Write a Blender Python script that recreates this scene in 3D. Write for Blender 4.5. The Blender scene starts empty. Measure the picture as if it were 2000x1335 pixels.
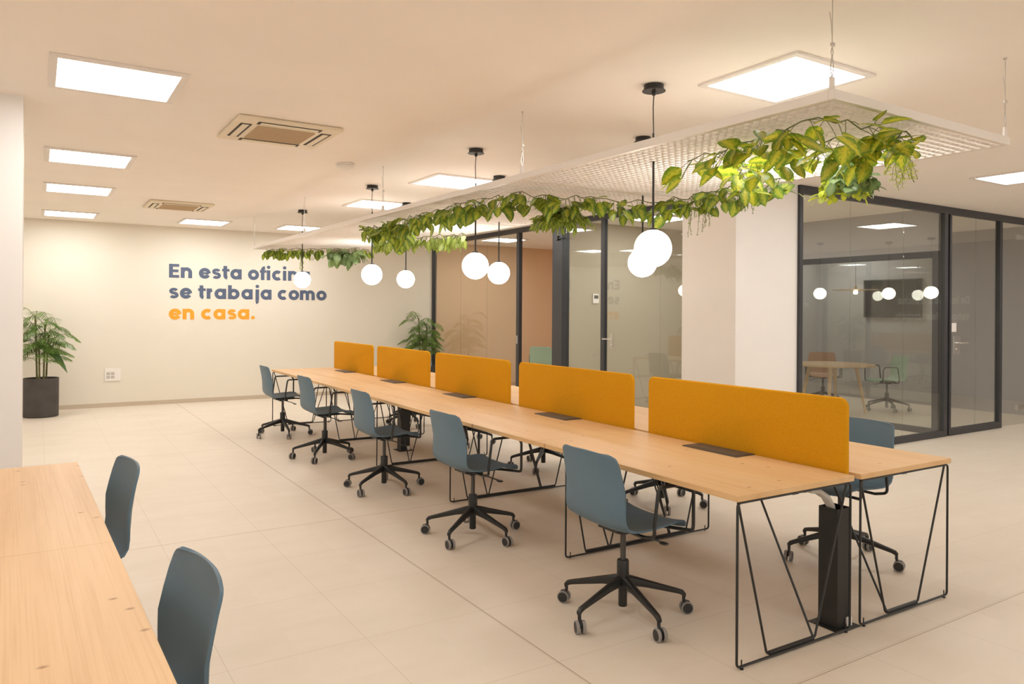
import bpy, bmesh, math, random
from mathutils import Vector, Matrix
PI = math.pi
R = math.radians
random.seed(7)
COL = bpy.context.scene.collection
SC = bpy.context.scene

# ------------------------------------------------------------------ camera, world, exposure
H = 2.839            # ceiling height
cam_d = bpy.data.cameras.new('camera')
cam = bpy.data.objects.new('camera', cam_d)
COL.objects.link(cam)
cam_d.sensor_fit = 'HORIZONTAL'
cam_d.sensor_width = 36.0
cam_d.lens = 36.0 * 1464.96 / 2000.0
cam_d.shift_y = -(667.5 - 608.48) / 2000.0
cam_d.clip_start = 0.05
cam_d.clip_end = 100
cam.location = (-2.4882, -2.1471, 1.5078)
cam.rotation_mode = 'QUATERNION'
cam.rotation_quaternion = (Matrix.Rotation(-0.5649, 3, 'Z') @ Matrix.Rotation(PI / 2, 3, 'X')
                           @ Matrix.Rotation(0.0062, 3, 'Z')).to_quaternion()
SC.camera = cam

w = bpy.data.worlds.new('daylight')
SC.world = w
w.use_nodes = True
w.node_tree.nodes['Background'].inputs[0].default_value = (1.0, 0.96, 0.93, 1)
w.node_tree.nodes['Background'].inputs[1].default_value = 1.7

PANEL_EMIT = 16.0
PANEL_COL = (1.0, 1.0, 0.98, 1)
GLOBE_EMIT = 13.0
SC.view_settings.view_transform = 'Standard'
SC.view_settings.look = 'None'
SC.view_settings.exposure = 0.10
SC.view_settings.gamma = 1.0
SC.view_settings.use_curve_mapping = False
try:
    SC.cycles.max_bounces = 14
    SC.cycles.diffuse_bounces = 7
    SC.cycles.transparent_max_bounces = 24
    SC.cycles.sample_clamp_indirect = 8.0
except Exception:
    pass

# ------------------------------------------------------------------ helpers
class MB:
    """collects faces and links them as one mesh object"""
    def __init__(s):
        s.v = []; s.f = []; s.m = []; s.sm = []; s.uv = []
    def add(s, vs, fs, mat=0, smooth=False, uvs=None, M=None):
        o = len(s.v)
        for p in vs:
            p = Vector(p)
            if M is not None: p = M @ p
            s.v.append(p)
        for i, f in enumerate(fs):
            s.f.append([o + k for k in f]); s.m.append(mat); s.sm.append(smooth)
            s.uv.append([uvs[k] for k in f] if uvs else None)
        return s
    def box(s, x0, x1, y0, y1, z0, z1, mat=0, M=None):
        vs = [(x, y, z) for z in (z0, z1) for y in (y0, y1) for x in (x0, x1)]
        return s.add(vs, [(0, 2, 3, 1), (4, 5, 7, 6), (0, 1, 5, 4), (2, 6, 7, 3), (0, 4, 6, 2), (1, 3, 7, 5)], mat, False, None, M)
    def bbox(s, x0, x1, y0, y1, z0, z1, b=.004, mat=0, M=None, seg=2):
        bm = bmesh.new()
        bmesh.ops.create_cube(bm, size=1)
        for v in bm.verts:
            v.co = Vector(((x0 + x1) / 2 + v.co.x * (x1 - x0), (y0 + y1) / 2 + v.co.y * (y1 - y0), (z0 + z1) / 2 + v.co.z * (z1 - z0)))
        bmesh.ops.bevel(bm, geom=bm.edges[:], offset=b, segments=seg, affect='EDGES', profile=.5)
        s.bm(bm, mat, M, False)
        return s
    def bm(s, bm, mat=0, M=None, smooth=False):
        bm.verts.index_update()
        s.add([v.co.copy() for v in bm.verts], [[v.index for v in f.verts] for f in bm.faces], mat, smooth, None, M)
        bm.free()
        return s
    def tube(s, path, r, n=8, closed=False, mat=0, M=None, caps=True, radii=None):
        P = [Vector(p) for p in path]; N = len(P); vs = []; fs = []
        up = None
        for i, p in enumerate(P):
            if closed: t = (P[(i + 1) % N] - P[i - 1])
            elif i == 0: t = P[1] - P[0]
            elif i == N - 1: t = P[-1] - P[-2]
            else: t = (P[i + 1] - p).normalized() + (p - P[i - 1]).normalized()
            t.normalize()
            if up is None:
                a = Vector((0, 0, 1)) if abs(t.z) < .9 else Vector((1, 0, 0))
                up = (a - t * a.dot(t)).normalized()
            else:
                up = (up - t * up.dot(t))
                if up.length < 1e-5:
                    a = Vector((0, 0, 1)) if abs(t.z) < .9 else Vector((1, 0, 0))
                    up = a - t * a.dot(t)
                up.normalize()
            b = t.cross(up)
            rr = radii[i] if radii else r
            for k in range(n):
                an = 2 * PI * k / n
                vs.append(p + (up * math.cos(an) + b * math.sin(an)) * rr)
        L = N if closed else N - 1
        for i in range(L):
            j = (i + 1) % N
            for k in range(n):
                k2 = (k + 1) % n
                fs.append((i * n + k, i * n + k2, j * n + k2, j * n + k))
        if not closed and caps:
            fs.append(tuple(range(n))[::-1]); fs.append(tuple((N - 1) * n + k for k in range(n)))
        return s.add(vs, fs, mat, True, None, M)
    def lathe(s, prof, n=32, mat=0, M=None, smooth=True, close=False):
        vs = []; fs = []
        for (r, z) in prof:
            for k in range(n):
                a = 2 * PI * k / n
                vs.append((r * math.cos(a), r * math.sin(a), z))
        for i in range(len(prof) - 1):
            for k in range(n):
                k2 = (k + 1) % n
                fs.append((i * n + k, i * n + k2, (i + 1) * n + k2, (i + 1) * n + k))
        if prof[0][0] > 1e-4: fs.append(tuple(range(n))[::-1])
        if prof[-1][0] > 1e-4: fs.append(tuple((len(prof) - 1) * n + k for k in range(n)))
        return s.add(vs, fs, mat, smooth, None, M)
    def sphere(s, c, r, n=32, m=18, mat=0, M=None):
        prof = [(max(1e-5, r * math.sin(PI * i / m)), c[2] - r * math.cos(PI * i / m)) for i in range(m + 1)]
        T = Matrix.Translation((c[0], c[1], 0))
        return s.lathe(prof, n, mat, (M @ T) if M is not None else T)
    def build(s, name, mats, parent=None, loc=(0, 0, 0), rotz=0, label=None, sharp=35):
        me = bpy.data.meshes.new(name)
        me.from_pydata([tuple(v) for v in s.v], [], s.f)
        if not isinstance(mats, (list, tuple)): mats = [mats]
        for m in mats: me.materials.append(m)
        me.polygons.foreach_set('material_index', s.m)
        me.polygons.foreach_set('use_smooth', s.sm)
        if any(u for u in s.uv):
            ul = me.uv_layers.new(name='uv'); k = 0
            for f, u in zip(s.f, s.uv):
                for i in range(len(f)):
                    ul.data[k].uv = u[i] if u else (0, 0); k += 1
        me.update()
        bm = bmesh.new(); bm.from_mesh(me)
        bmesh.ops.recalc_face_normals(bm, faces=bm.faces[:]) if not any(u for u in s.uv) else None
        for e in bm.edges:
            if len(e.link_faces) == 2 and e.calc_face_angle(0) > R(sharp): e.smooth = False
        bm.to_mesh(me); bm.free()
        o = bpy.data.objects.new(name, me); COL.objects.link(o)
        o.location = loc; o.rotation_euler = (0, 0, rotz)
        if parent is not None: o.parent = parent
        if label: o['label'] = label
        return o

def fillet(path, r, seg=5, closed=False):
    P = [Vector(p) for p in path]; out = []
    n = len(P)
    for i, p in enumerate(P):
        if not closed and i in (0, n - 1): out.append(p); continue
        a = P[i - 1] - p; b = P[(i + 1) % n] - p
        la, lb = a.length, b.length
        a.normalize(); b.normalize()
        an = a.angle(b)
        d = min(r / math.tan(an / 2), la * .49, lb * .49) if an < PI - .02 else 0
        if d <= 0: out.append(p); continue
        p0 = p + a * d; p1 = p + b * d
        for k in range(seg + 1):
            t = k / seg
            out.append(p0 * (1 - t) ** 2 + p * 2 * t * (1 - t) + p1 * t * t)
    return out

def thing(name, label, cat, loc=(0, 0, 0), rotz=0, group=None):
    o = bpy.data.objects.new(name, None); COL.objects.link(o)
    o.empty_display_size = .1
    o.location = loc; o.rotation_euler = (0, 0, rotz)
    return tag(o, label, cat, group)
def tag(o, label, cat, group=None):
    o['label'] = label; o['category'] = cat
    if group: o['group'] = group
    return o
def struct(o):
    o['kind'] = 'structure'
    return o
def dup(root, loc, rotz=None, label=None, group=None):
    r = root.copy(); COL.objects.link(r); r.location = loc
    if rotz is not None: r.rotation_euler = (0, 0, rotz)
    if label: r['label'] = label
    if group: r['group'] = group
    for ch in list(root.children):
        c = ch.copy(); COL.objects.link(c); c.parent = r
        for g in list(ch.children):
            d = g.copy(); COL.objects.link(d); d.parent = c
    return r

# ------------------------------------------------------------------ materials
def mat(name, col, rough=.5, metal=0, spec=.5, emit=None, estr=0):
    m = bpy.data.materials.new(name); m.use_nodes = True
    b = m.node_tree.nodes['Principled BSDF']
    b.inputs['Base Color'].default_value = (*col, 1)
    b.inputs['Roughness'].default_value = rough
    b.inputs['Metallic'].default_value = metal
    b.inputs['Specular IOR Level'].default_value = spec
    if emit:
        b.inputs['Emission Color'].default_value = (*emit[:3], 1); b.inputs['Emission Strength'].default_value = estr
    return m
def nd(m, t, **k):
    n = m.node_tree.nodes.new(t)
    for a, v in k.items(): setattr(n, a, v)
    return n
def lk(m, a, b): m.node_tree.links.new(a, b)
def coords(m, scale, rot=(0, 0, 0), kind='Object'):
    tc = nd(m, 'ShaderNodeTexCoord'); mp = nd(m, 'ShaderNodeMapping')
    mp.inputs['Scale'].default_value = scale; mp.inputs['Rotation'].default_value = rot
    lk(m, tc.outputs[kind], mp.inputs['Vector'])
    return mp.outputs[0]
def noise_tint(m, c0, c1, scale, detail=4, bump=0.0, bscale=None, rough=.55, lo=.35, hi=.65):
    v = coords(m, scale)
    n = nd(m, 'ShaderNodeTexNoise'); n.inputs['Scale'].default_value = 1; n.inputs['Detail'].default_value = detail
    n.inputs['Roughness'].default_value = rough
    lk(m, v, n.inputs['Vector'])
    r = nd(m, 'ShaderNodeValToRGB')
    r.color_ramp.elements[0].color = (*c0, 1); r.color_ramp.elements[1].color = (*c1, 1)
    r.color_ramp.elements[0].position = lo; r.color_ramp.elements[1].position = hi
    lk(m, n.outputs['Fac'], r.inputs[0])
    b = m.node_tree.nodes['Principled BSDF']
    lk(m, r.outputs[0], b.inputs['Base Color'])
    if bump:
        v2 = coords(m, bscale)
        n2 = nd(m, 'ShaderNodeTexNoise'); n2.inputs['Scale'].default_value = 1; n2.inputs['Detail'].default_value = 3
        lk(m, v2, n2.inputs['Vector'])
        bp = nd(m, 'ShaderNodeBump'); bp.inputs['Strength'].default_value = bump; bp.inputs['Distance'].default_value = .002
        lk(m, n2.outputs['Fac'], bp.inputs['Height']); lk(m, bp.outputs[0], b.inputs['Normal'])
    return m

def paint(name, c, rough=.6):
    m = mat(name, c, rough, spec=.3)
    return noise_tint(m, tuple(x * .985 for x in c), tuple(min(1, x * 1.012) for x in c), (1.3, 1.3, 1.3), 3, .06, (160, 160, 160))

M = {}
M['ceiling'] = paint('ceiling_paint', (.92, .855, .795))
M['wall'] = paint('cream_wall_paint', (.775, .722, .625))
M['partition_wall'] = paint('beige_partition_paint', (.43, .37, .28))
M['white_wall'] = paint('white_column_paint', (.81, .775, .745))
M['grey_wall'] = paint('slate_grey_wall_paint', (.43, .41, .41))
M['brown_wall'] = paint('warm_tan_wall_paint', (.72, .49, .31))
M['skirting'] = paint('skirting_paint', (.56, .47, .36), .4)
M['dark_frame'] = mat('anthracite_aluminium', (.036, .036, .041), .42, .0, .5)
M['black_metal'] = mat('black_powder_coat', (.016, .015, .014), .42)
M['black_plastic'] = mat('black_plastic', (.02, .019, .019), .5)
M['grey_rubber'] = mat('grey_rubber_tread', (.26, .24, .225), .6)
M['steel'] = mat('brushed_steel', (.62, .60, .57), .3, 1.0)
M['dark_steel'] = mat('dark_steel', (.085, .08, .075), .35, .6)
M['white_metal'] = mat('white_powder_coat', (.80, .745, .70), .4)
M['white_plastic'] = mat('white_plastic', (.84, .80, .76), .4)
M['cream_plastic'] = mat('cream_plastic', (.78, .68, .52), .45)
M['vent_dark'] = mat('vent_shadow_gap', (.05, .04, .03), .7)  # recess shade of the outlet slots, put in as a flat dark colour
M['vent_grille'] = mat('tan_filter_grille', (.56, .42, .27), .7)
M['brown_plate'] = mat('dark_brown_flap', (.085, .066, .052), .5)
M['conduit'] = mat('pale_grey_conduit', (.52, .49, .45), .5)
M['pot'] = noise_tint(mat('charcoal_planter', (.06, .052, .048), .6), (.052, .045, .042), (.07, .062, .058), (6, 6, 6), 4, .1, (90, 90, 90))
M['soil'] = noise_tint(mat('soil', (.05, .035, .02), .9), (.03, .02, .012), (.08, .055, .035), (40, 40, 40), 5, .8, (60, 60, 60))
M['blue_letter'] = mat('navy_vinyl', (.085, .115, .19), .5)
M['orange_letter'] = mat('orange_vinyl', (.90, .36, .02), .5)
M['white_letter'] = mat('white_vinyl', (.8, .8, .8), .5)
M['blue_shell'] = noise_tint(mat('blue_grey_plastic', (.098, .160, .212), .5, spec=.4), (.093, .152, .202), (.104, .169, .222), (3, 3, 3), 2, .25, (700, 700, 700))
M['mint_shell'] = mat('mint_plastic', (.36, .50, .38), .5)
M['terracotta_shell'] = mat('terracotta_plastic', (.40, .20, .10), .5)
M['screen_black'] = mat('tv_screen', (.012, .014, .015), .15)
M['fabric'] = noise_tint(mat('mustard_felt', (.62, .282, .007), .9, spec=.15), (.575, .256, .005), (.67, .314, .010), (260, 260, 260), 4, .5, (420, 420, 420))
M['stem'] = mat('plant_stem', (.13, .15, .045), .6)
M['cane'] = noise_tint(mat('palm_cane', (.16, .15, .05), .6), (.10, .12, .035), (.24, .2, .08), (8, 8, 30), 3)
M['dry_sprig'] = mat('olive_sprig', (.10, .13, .035), .6)

def emitter(name, col, s):
    m = bpy.data.materials.new(name); m.use_nodes = True
    nt = m.node_tree; nt.nodes.remove(nt.nodes['Principled BSDF'])
    e = nd(m, 'ShaderNodeEmission'); e.inputs[0].default_value = col; e.inputs[1].default_value = s
    lk(m, e.outputs[0], nt.nodes['Material Output'].inputs[0])
    return m
M['panel'] = emitter('led_diffuser', PANEL_COL, PANEL_EMIT)
M['globe'] = emitter('opal_glass_lit', (1.0, .93, .82, 1), GLOBE_EMIT)
M['bulb'] = emitter('small_bulb_lit', (1.0, .75, .45, 1), 30)

def wood(name, light, mid, dark):
    m = mat(name, light, .45, spec=.35)
    b = m.node_tree.nodes['Principled BSDF']
    v = coords(m, (7, .5, 7))
    dn = nd(m, 'ShaderNodeTexNoise'); dn.inputs['Scale'].default_value = 1.0; dn.inputs['Detail'].default_value = 6; dn.inputs['Roughness'].default_value = .62; dn.inputs['Distortion'].default_value = .35
    lk(m, v, dn.inputs['Vector'])
    r = nd(m, 'ShaderNodeValToRGB')
    e = r.color_ramp.elements
    e[0].position = .22; e[0].color = (*dark, 1); e[1].position = .66; e[1].color = (*light, 1)
    k = e.new(.46); k.color = (*mid, 1)
    lk(m, dn.outputs['Fac'], r.inputs[0])
    # fine pores
    v2 = coords(m, (190, 1.6, 190))
    n2 = nd(m, 'ShaderNodeTexNoise'); n2.inputs['Scale'].default_value = 1; n2.inputs['Detail'].default_value = 3
    lk(m, v2, n2.inputs['Vector'])
    r2 = nd(m, 'ShaderNodeValToRGB'); r2.color_ramp.elements[0].position = .30; r2.color_ramp.elements[0].color = (.92, .885, .84, 1)
    r2.color_ramp.elements[1].position = .5; r2.color_ramp.elements[1].color = (1, 1, 1, 1)
    lk(m, n2.outputs['Fac'], r2.inputs[0])
    mx = nd(m, 'ShaderNodeMixRGB', blend_type='MULTIPLY'); mx.inputs[0].default_value = 1
    lk(m, r.outputs[0], mx.inputs[1]); lk(m, r2.outputs[0], mx.inputs[2])
    # knots
    v3 = coords(m, (5.0, 7.0, 5.0))
    vo = nd(m, 'ShaderNodeTexVoronoi', voronoi_dimensions='2D'); vo.inputs['Scale'].default_value = 1; vo.inputs['Randomness'].default_value = 1
    lk(m, v3, vo.inputs['Vector'])
    r3 = nd(m, 'ShaderNodeValToRGB'); r3.color_ramp.elements[0].position = .012; r3.color_ramp.elements[0].color = (.48, .36, .25, 1)
    r3.color_ramp.elements[1].position = .075; r3.color_ramp.elements[1].color = (1, 1, 1, 1)
    lk(m, vo.outputs['Distance'], r3.inputs[0])
    # only some cells carry a knot
    sep = nd(m, 'ShaderNodeSeparateColor'); lk(m, vo.outputs['Color'], sep.inputs[0])
    gt = nd(m, 'ShaderNodeMath', operation='GREATER_THAN'); gt.inputs[1].default_value = .66
    lk(m, sep.outputs[0], gt.inputs[0])
    mx2 = nd(m, 'ShaderNodeMixRGB', blend_type='MULTIPLY')
    lk(m, gt.outputs[0], mx2.inputs[0]); lk(m, mx.outputs[0], mx2.inputs[1]); lk(m, r3.outputs[0], mx2.inputs[2])
    lk(m, mx2.outputs[0], b.inputs['Base Color'])
    bp = nd(m, 'ShaderNodeBump'); bp.inputs['Strength'].default_value = .08; bp.inputs['Distance'].default_value = .001
    lk(m, n2.outputs['Fac'], bp.inputs['Height']); lk(m, bp.outputs[0], b.inputs['Normal'])
    return m
M['oak'] = wood('knotty_oak', (.72, .475, .25), (.68, .43, .21), (.58, .34, .15))
M['pine'] = mat('pale_pine', (.62, .42, .24), .5)
M['walnut'] = mat('brown_board', (.28, .16, .09), .5)

def floor_mat():
    m = mat('porcelain_floor_tiles', (.6, .5, .4), .42, spec=.35)
    b = m.node_tree.nodes['Principled BSDF']
    tc = nd(m, 'ShaderNodeTexCoord')
    sx = nd(m, 'ShaderNodeSeparateXYZ'); lk(m, tc.outputs['Object'], sx.inputs[0])
    def joint(out, off, period, width):
        a = nd(m, 'ShaderNodeMath', operation='SUBTRACT'); a.inputs[1].default_value = off; lk(m, out, a.inputs[0])
        d = nd(m, 'ShaderNodeMath', operation='DIVIDE'); d.inputs[1].default_value = period; lk(m, a.outputs[0], d.inputs[0])
        f = nd(m, 'ShaderNodeMath', operation='ROUND'); lk(m, d.outputs[0], f.inputs[0])
        s_ = nd(m, 'ShaderNodeMath', operation='SUBTRACT'); lk(m, d.outputs[0], s_.inputs[0]); lk(m, f.outputs[0], s_.inputs[1])
        ab = nd(m, 'ShaderNodeMath', operation='ABSOLUTE'); lk(m, s_.outputs[0], ab.inputs[0])
        mu = nd(m, 'ShaderNodeMath', operation='MULTIPLY'); mu.inputs[1].default_value = period; lk(m, ab.outputs[0], mu.inputs[0])
        lt = nd(m, 'ShaderNodeMath', operation='LESS_THAN'); lt.inputs[1].default_value = width; lk(m, mu.outputs[0], lt.inputs[0])
        return lt.outputs[0], f.outputs[0]
    jx, ix = joint(sx.outputs[0], -.59, .608, .0016)
    jy, iy = joint(sx.outputs[1], 1.13, .6565, .0016)
    wx, _ = joint(sx.outputs[0], -.58, 40.0, .0035)     # wide expansion joint running down the room
    wy, _ = joint(sx.outputs[1], 3.105, 3.30, .0026)
    def mx_(a, c):
        q = nd(m, 'ShaderNodeMath', operation='MAXIMUM'); lk(m, a, q.inputs[0]); lk(m, c, q.inputs[1]); return q.outputs[0]
    thin = mx_(jx, jy); wide = mx_(wx, wy)
    # cement-like clouding, shifted per tile
    cb = nd(m, 'ShaderNodeCombineXYZ'); lk(m, ix, cb.inputs[0]); lk(m, iy, cb.inputs[1])
    wn = nd(m, 'ShaderNodeTexWhiteNoise', noise_dimensions='2D'); lk(m, cb.outputs[0], wn.inputs['Vector'])
    mpa = nd(m, 'ShaderNodeVectorMath', operation='MULTIPLY_ADD'); mpa.inputs[1].default_value = (9, 9, 9)
    lk(m, wn.outputs['Color'], mpa.inputs[0]); lk(m, tc.outputs['Object'], mpa.inputs[2])
    mp = nd(m, 'ShaderNodeMapping'); mp.inputs['Scale'].default_value = (1.2, 3.4, 1); lk(m, mpa.outputs[0], mp.inputs[0])
    n = nd(m, 'ShaderNodeTexNoise'); n.inputs['Scale'].default_value = 1.1; n.inputs['Detail'].default_value = 7; n.inputs['Roughness'].default_value = .6
    lk(m, mp.outputs[0], n.inputs['Vector'])
    r = nd(m, 'ShaderNodeValToRGB')
    r.color_ramp.elements[0].position = .3; r.color_ramp.elements[0].color = (.69, .605, .50, 1)
    r.color_ramp.elements[1].position = .7; r.color_ramp.elements[1].color = (.74, .655, .555, 1)
    lk(m, n.outputs['Fac'], r.inputs[0])
    a = nd(m, 'ShaderNodeMixRGB'); a.inputs[2].default_value = (.58, .49, .39, 1)
    lk(m, thin, a.inputs[0]); lk(m, r.outputs[0], a.inputs[1])
    c = nd(m, 'ShaderNodeMixRGB'); c.inputs[2].default_value = (.42, .33, .24, 1)
    lk(m, wide, c.inputs[0]); lk(m, a.outputs[0], c.inputs[1])
    lk(m, c.outputs[0], b.inputs['Base Color'])
    return m
M['floor'] = floor_mat()

def glass_mat(name, tint, base=.05):
    m = bpy.data.materials.new(name); m.use_nodes = True
    nt = m.node_tree; nt.nodes.remove(nt.nodes['Principled BSDF'])
    tr = nd(m, 'ShaderNodeBsdfTransparent'); tr.inputs[0].default_value = (*tint, 1)
    gl = nd(m, 'ShaderNodeBsdfGlossy'); gl.inputs['Roughness'].default_value = 0.0; gl.inputs[0].default_value = (1, 1, 1, 1)
    lw = nd(m, 'ShaderNodeLayerWeight'); lw.inputs[0].default_value = .5
    p = nd(m, 'ShaderNodeMath', operation='POWER'); p.inputs[1].default_value = 5; lk(m, lw.outputs['Facing'], p.inputs[0])
    q = nd(m, 'ShaderNodeMath', operation='MULTIPLY_ADD'); q.inputs[1].default_value = 1 - base; q.inputs[2].default_value = base
    lk(m, p.outputs[0], q.inputs[0])
    mx = nd(m, 'ShaderNodeMixShader'); lk(m, q.outputs[0], mx.inputs[0]); lk(m, tr.outputs[0], mx.inputs[1]); lk(m, gl.outputs[0], mx.inputs[2])
    lk(m, mx.outputs[0], nt.nodes['Material Output'].inputs[0])
    return m
M['glass'] = glass_mat('partition_glass', (.93, .94, .92), .055)

def leaf_mat(name, centre, edge, transl=.35, rough=.35):
    m = bpy.data.materials.new(name); m.use_nodes = True
    nt = m.node_tree; b = nt.nodes['Principled BSDF']; out = nt.nodes['Material Output']
    uv = nd(m, 'ShaderNodeUVMap'); uv.uv_map = 'uv'
    sx = nd(m, 'ShaderNodeSeparateXYZ'); lk(m, uv.outputs[0], sx.inputs[0])
    # u: 0 midrib .. 1 edge (signed); integer part of v keeps leaves apart
    ab = nd(m, 'ShaderNodeMath', operation='ABSOLUTE'); lk(m, sx.outputs[0], ab.inputs[0])
    mp = nd(m, 'ShaderNodeMapping'); mp.inputs['Scale'].default_value = (5, 9, 1); lk(m, uv.outputs[0], mp.inputs[0])
    n = nd(m, 'ShaderNodeTexNoise'); n.inputs['Scale'].default_value = 1; n.inputs['Detail'].default_value = 4
    lk(m, mp.outputs[0], n.inputs['Vector'])
    ad = nd(m, 'ShaderNodeMath', operation='MULTIPLY_ADD'); ad.inputs[1].default_value = 1.9; ad.inputs[2].default_value = -.95
    lk(m, n.outputs['Fac'], ad.inputs[0])
    su = nd(m, 'ShaderNodeMath', operation='ADD'); lk(m, ad.outputs[0], su.inputs[0]); lk(m, ab.outputs[0], su.inputs[1])
    r = nd(m, 'ShaderNodeValToRGB')
    r.color_ramp.elements[0].position = .12; r.color_ramp.elements[0].color = (*centre, 1)
    r.color_ramp.elements[1].position = .80; r.color_ramp.elements[1].color = (*edge, 1)
    lk(m, su.outputs[0], r.inputs[0])
    # leaf-to-leaf tone
    fl = nd(m, 'ShaderNodeMath', operation='FLOOR'); lk(m, sx.outputs[1], fl.inputs[0])
    wn = nd(m, 'ShaderNodeTexWhiteNoise', noise_dimensions='1D'); lk(m, fl.outputs[0], wn.inputs['W'])
    hs = nd(m, 'ShaderNodeHueSaturation')
    mr = nd(m, 'ShaderNodeMapRange'); mr.inputs[3].default_value = .72; mr.inputs[4].default_value = 1.25; lk(m, wn.outputs['Value'], mr.inputs[0])
    lk(m, mr.outputs[0], hs.inputs['Value']); lk(m, r.outputs[0], hs.inputs['Color'])
    lk(m, hs.outputs[0], b.inputs['Base Color']); b.inputs['Roughness'].default_value = rough
    tl = nd(m, 'ShaderNodeBsdfTranslucent'); lk(m, hs.outputs[0], tl.inputs[0])
    mx = nd(m, 'ShaderNodeMixShader'); mx.inputs[0].default_value = transl
    lk(m, b.outputs[0], mx.inputs[1]); lk(m, tl.outputs[0], mx.inputs[2]); lk(m, mx.outputs[0], out.inputs[0])
    return m
M['pothos'] = leaf_mat('variegated_leaf', (.66, .64, .06), (.18, .32, .028), .5)
M['pothos_green'] = leaf_mat('green_vine_leaf', (.42, .46, .055), (.10, .20, .03), .45)
M['pale_leaf'] = leaf_mat('pale_lime_leaf', (.55, .62, .16), (.30, .42, .09), .45)
M['round_leaf'] = leaf_mat('grey_green_round_leaf', (.26, .36, .14), (.17, .27, .10), .35)
M['lime_leaf'] = leaf_mat('lime_leaf', (.62, .66, .06), (.45, .55, .05), .5)
M['fern'] = leaf_mat('fern_leaf', (.36, .42, .05), (.13, .22, .03), .4)
M['palm'] = leaf_mat('palm_leaflet', (.24, .37, .08), (.11, .225, .045), .35)
M['dark_leaf'] = leaf_mat('dark_broad_leaf', (.09, .19, .06), (.06, .13, .04), .2)

# ------------------------------------------------------------------ room shell
RX0, RX1, RY0, YW = -6.0, 12.0, -6.5, 10.95
def sbox(name, m, *a):
    return struct(MB().box(*a).build(name, m))
sbox('floor', M['floor'], RX0 - .1, RX1 + .1, RY0 - .1, YW + .1, -.1, 0)
sbox('ceiling', M['ceiling'], RX0 - .1, RX1 + .1, RY0 - .1, YW + .1, H, H + .1)
sbox('wall_far', M['wall'], RX0 - .1, RX1 + .1, YW, YW + .1, 0, H)
sbox('wall_right', M['grey_wall'], RX1, RX1 + .1, RY0, YW, 0, H)
# left wall with a tall window; near wall windows unseen, added for fill light
wl = MB()
wl.box(RX0 - .1, RX0, RY0, -3.0, 0, H); wl.box(RX0 - .1, RX0, -3.0, 3.0, 0, .25); wl.box(RX0 - .1, RX0, -3.0, 3.0, 2.6, H); wl.box(RX0 - .1, RX0, 3.0, YW, 0, H)
struct(wl.build('wall_left', M['wall']))
wn_ = MB()
wn_.box(RX0, RX1, RY0 - .1, RY0, 0, .2); wn_.box(RX0, RX1, RY0 - .1, RY0, 2.6, H)
for x in (-6.0, -3.1, 0.2, 3.5, 6.8, 10.0):
    wn_.box(x, x + .3, RY0 - .1, RY0, .2, 2.6)
struct(wn_.build('wall_near', M['white_wall']))
def window(name, box, axis):
    x0, x1, y0, y1, z0, z1 = box
    f = MB(); t = .05
    if axis == 'y':
        f.box(x0, x1, y0, y1, z0, z0 + t); f.box(x0, x1, y0, y1, z1 - t, z1)
        for x in (x0, (x0 + x1) / 2 - t / 2, x1 - t): f.box(x, x + t, y0, y1, z0 + t, z1 - t)
        g = MB().box(x0 + t, x1 - t, (y0 + y1) / 2 - .004, (y0 + y1) / 2 + .004, z0 + t, z1 - t)
    else:
        f.box(x0, x1, y0, y1, z0, z0 + t); f.box(x0, x1, y0, y1, z1 - t, z1)
        for k in range(4):
            y = y0 + (y1 - y0 - t) * k / 3
            f.box(x0, x1, y, y + t, z0 + t, z1 - t)
        g = MB().box((x0 + x1) / 2 - .004, (x0 + x1) / 2 + .004, y0 + t, y1 - t, z0 + t, z1 - t)
    o = struct(f.build(name, M['dark_frame']))
    g.build('window_pane', M['glass'], o)
xs = (-6.0, -3.1, 0.2, 3.5, 6.8, 10.0)
for i in range(5):  # unseen near windows, added to let fill light in
    window('window_%d' % (i + 1), (xs[i] + .3, xs[i + 1], RY0 - .08, RY0 - .02, .2, 2.6), 'y')
window('window_6', (RX0 - .08, RX0 - .02, -3.0, 3.0, .25, 2.6), 'x')
struct(MB().box(RX0, 4.0, YW - .012, YW, 0, .065).box(-.571, -.569, YW - .0125, YW, 0, .065).build('baseboard_far', M['skirting']))
# left foreground pillar, white column at the glass corner
sbox('trim_1', M['white_wall'], -3.25, -2.565, 3.47, 3.95, 0, H)
o = sbox('trim_2', M['white_wall'], 3.235, 4.165, 2.835, 3.55, 0, H)
# meeting-room interiors
sbox('wall_partition', M['partition_wall'], 4.06, 8.0, 6.64, 6.86, 0, H)
sbox('wall_tan', M['brown_wall'], 4.06, 8.0, YW - .03, YW - .001, 0, H)
sbox('wall_office_side', M['brown_wall'], 8.0, 8.1, 6.64, YW - .03, 0, H)
sbox('wall_column_side', M['wall'], 4.165, 7.0, 3.56, 3.62, 0, H) if False else None
sbox('wall_meeting', M['grey_wall'], 10.05, 10.15, 2.90, 6.90, 0, H)
sbox('wall_meeting_far', M['grey_wall'], 8.1, 10.05, 6.80, 6.90, 0, H)
# framed glazing inside the meeting room
t = MB()
t.box(7.0, 7.06, 2.905, 2.98, 0, 2.30); t.box(7.0, 7.06, 2.98, 5.9, 2.22, 2.30); t.box(7.0, 7.06, 2.98, 5.9, 0, .075); t.box(7.0, 7.06, 5.9, 5.97, 0, 2.30)
o = struct(t.build('trim_3', M['dark_frame']))
MB().box(7.025, 7.035, 2.98, 5.9, .075, 2.22).build('glass_pane', M['glass'], o)
sbox('trim_4', M['grey_wall'], 7.0, 7.06, 2.905, 6.62, 2.30, H)

# ------------------------------------------------------------------ glass partitions
DF = M['dark_frame']
def part(mb, name, m, parent, label=None): return mb.build(name, m, parent, label=label)
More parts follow.
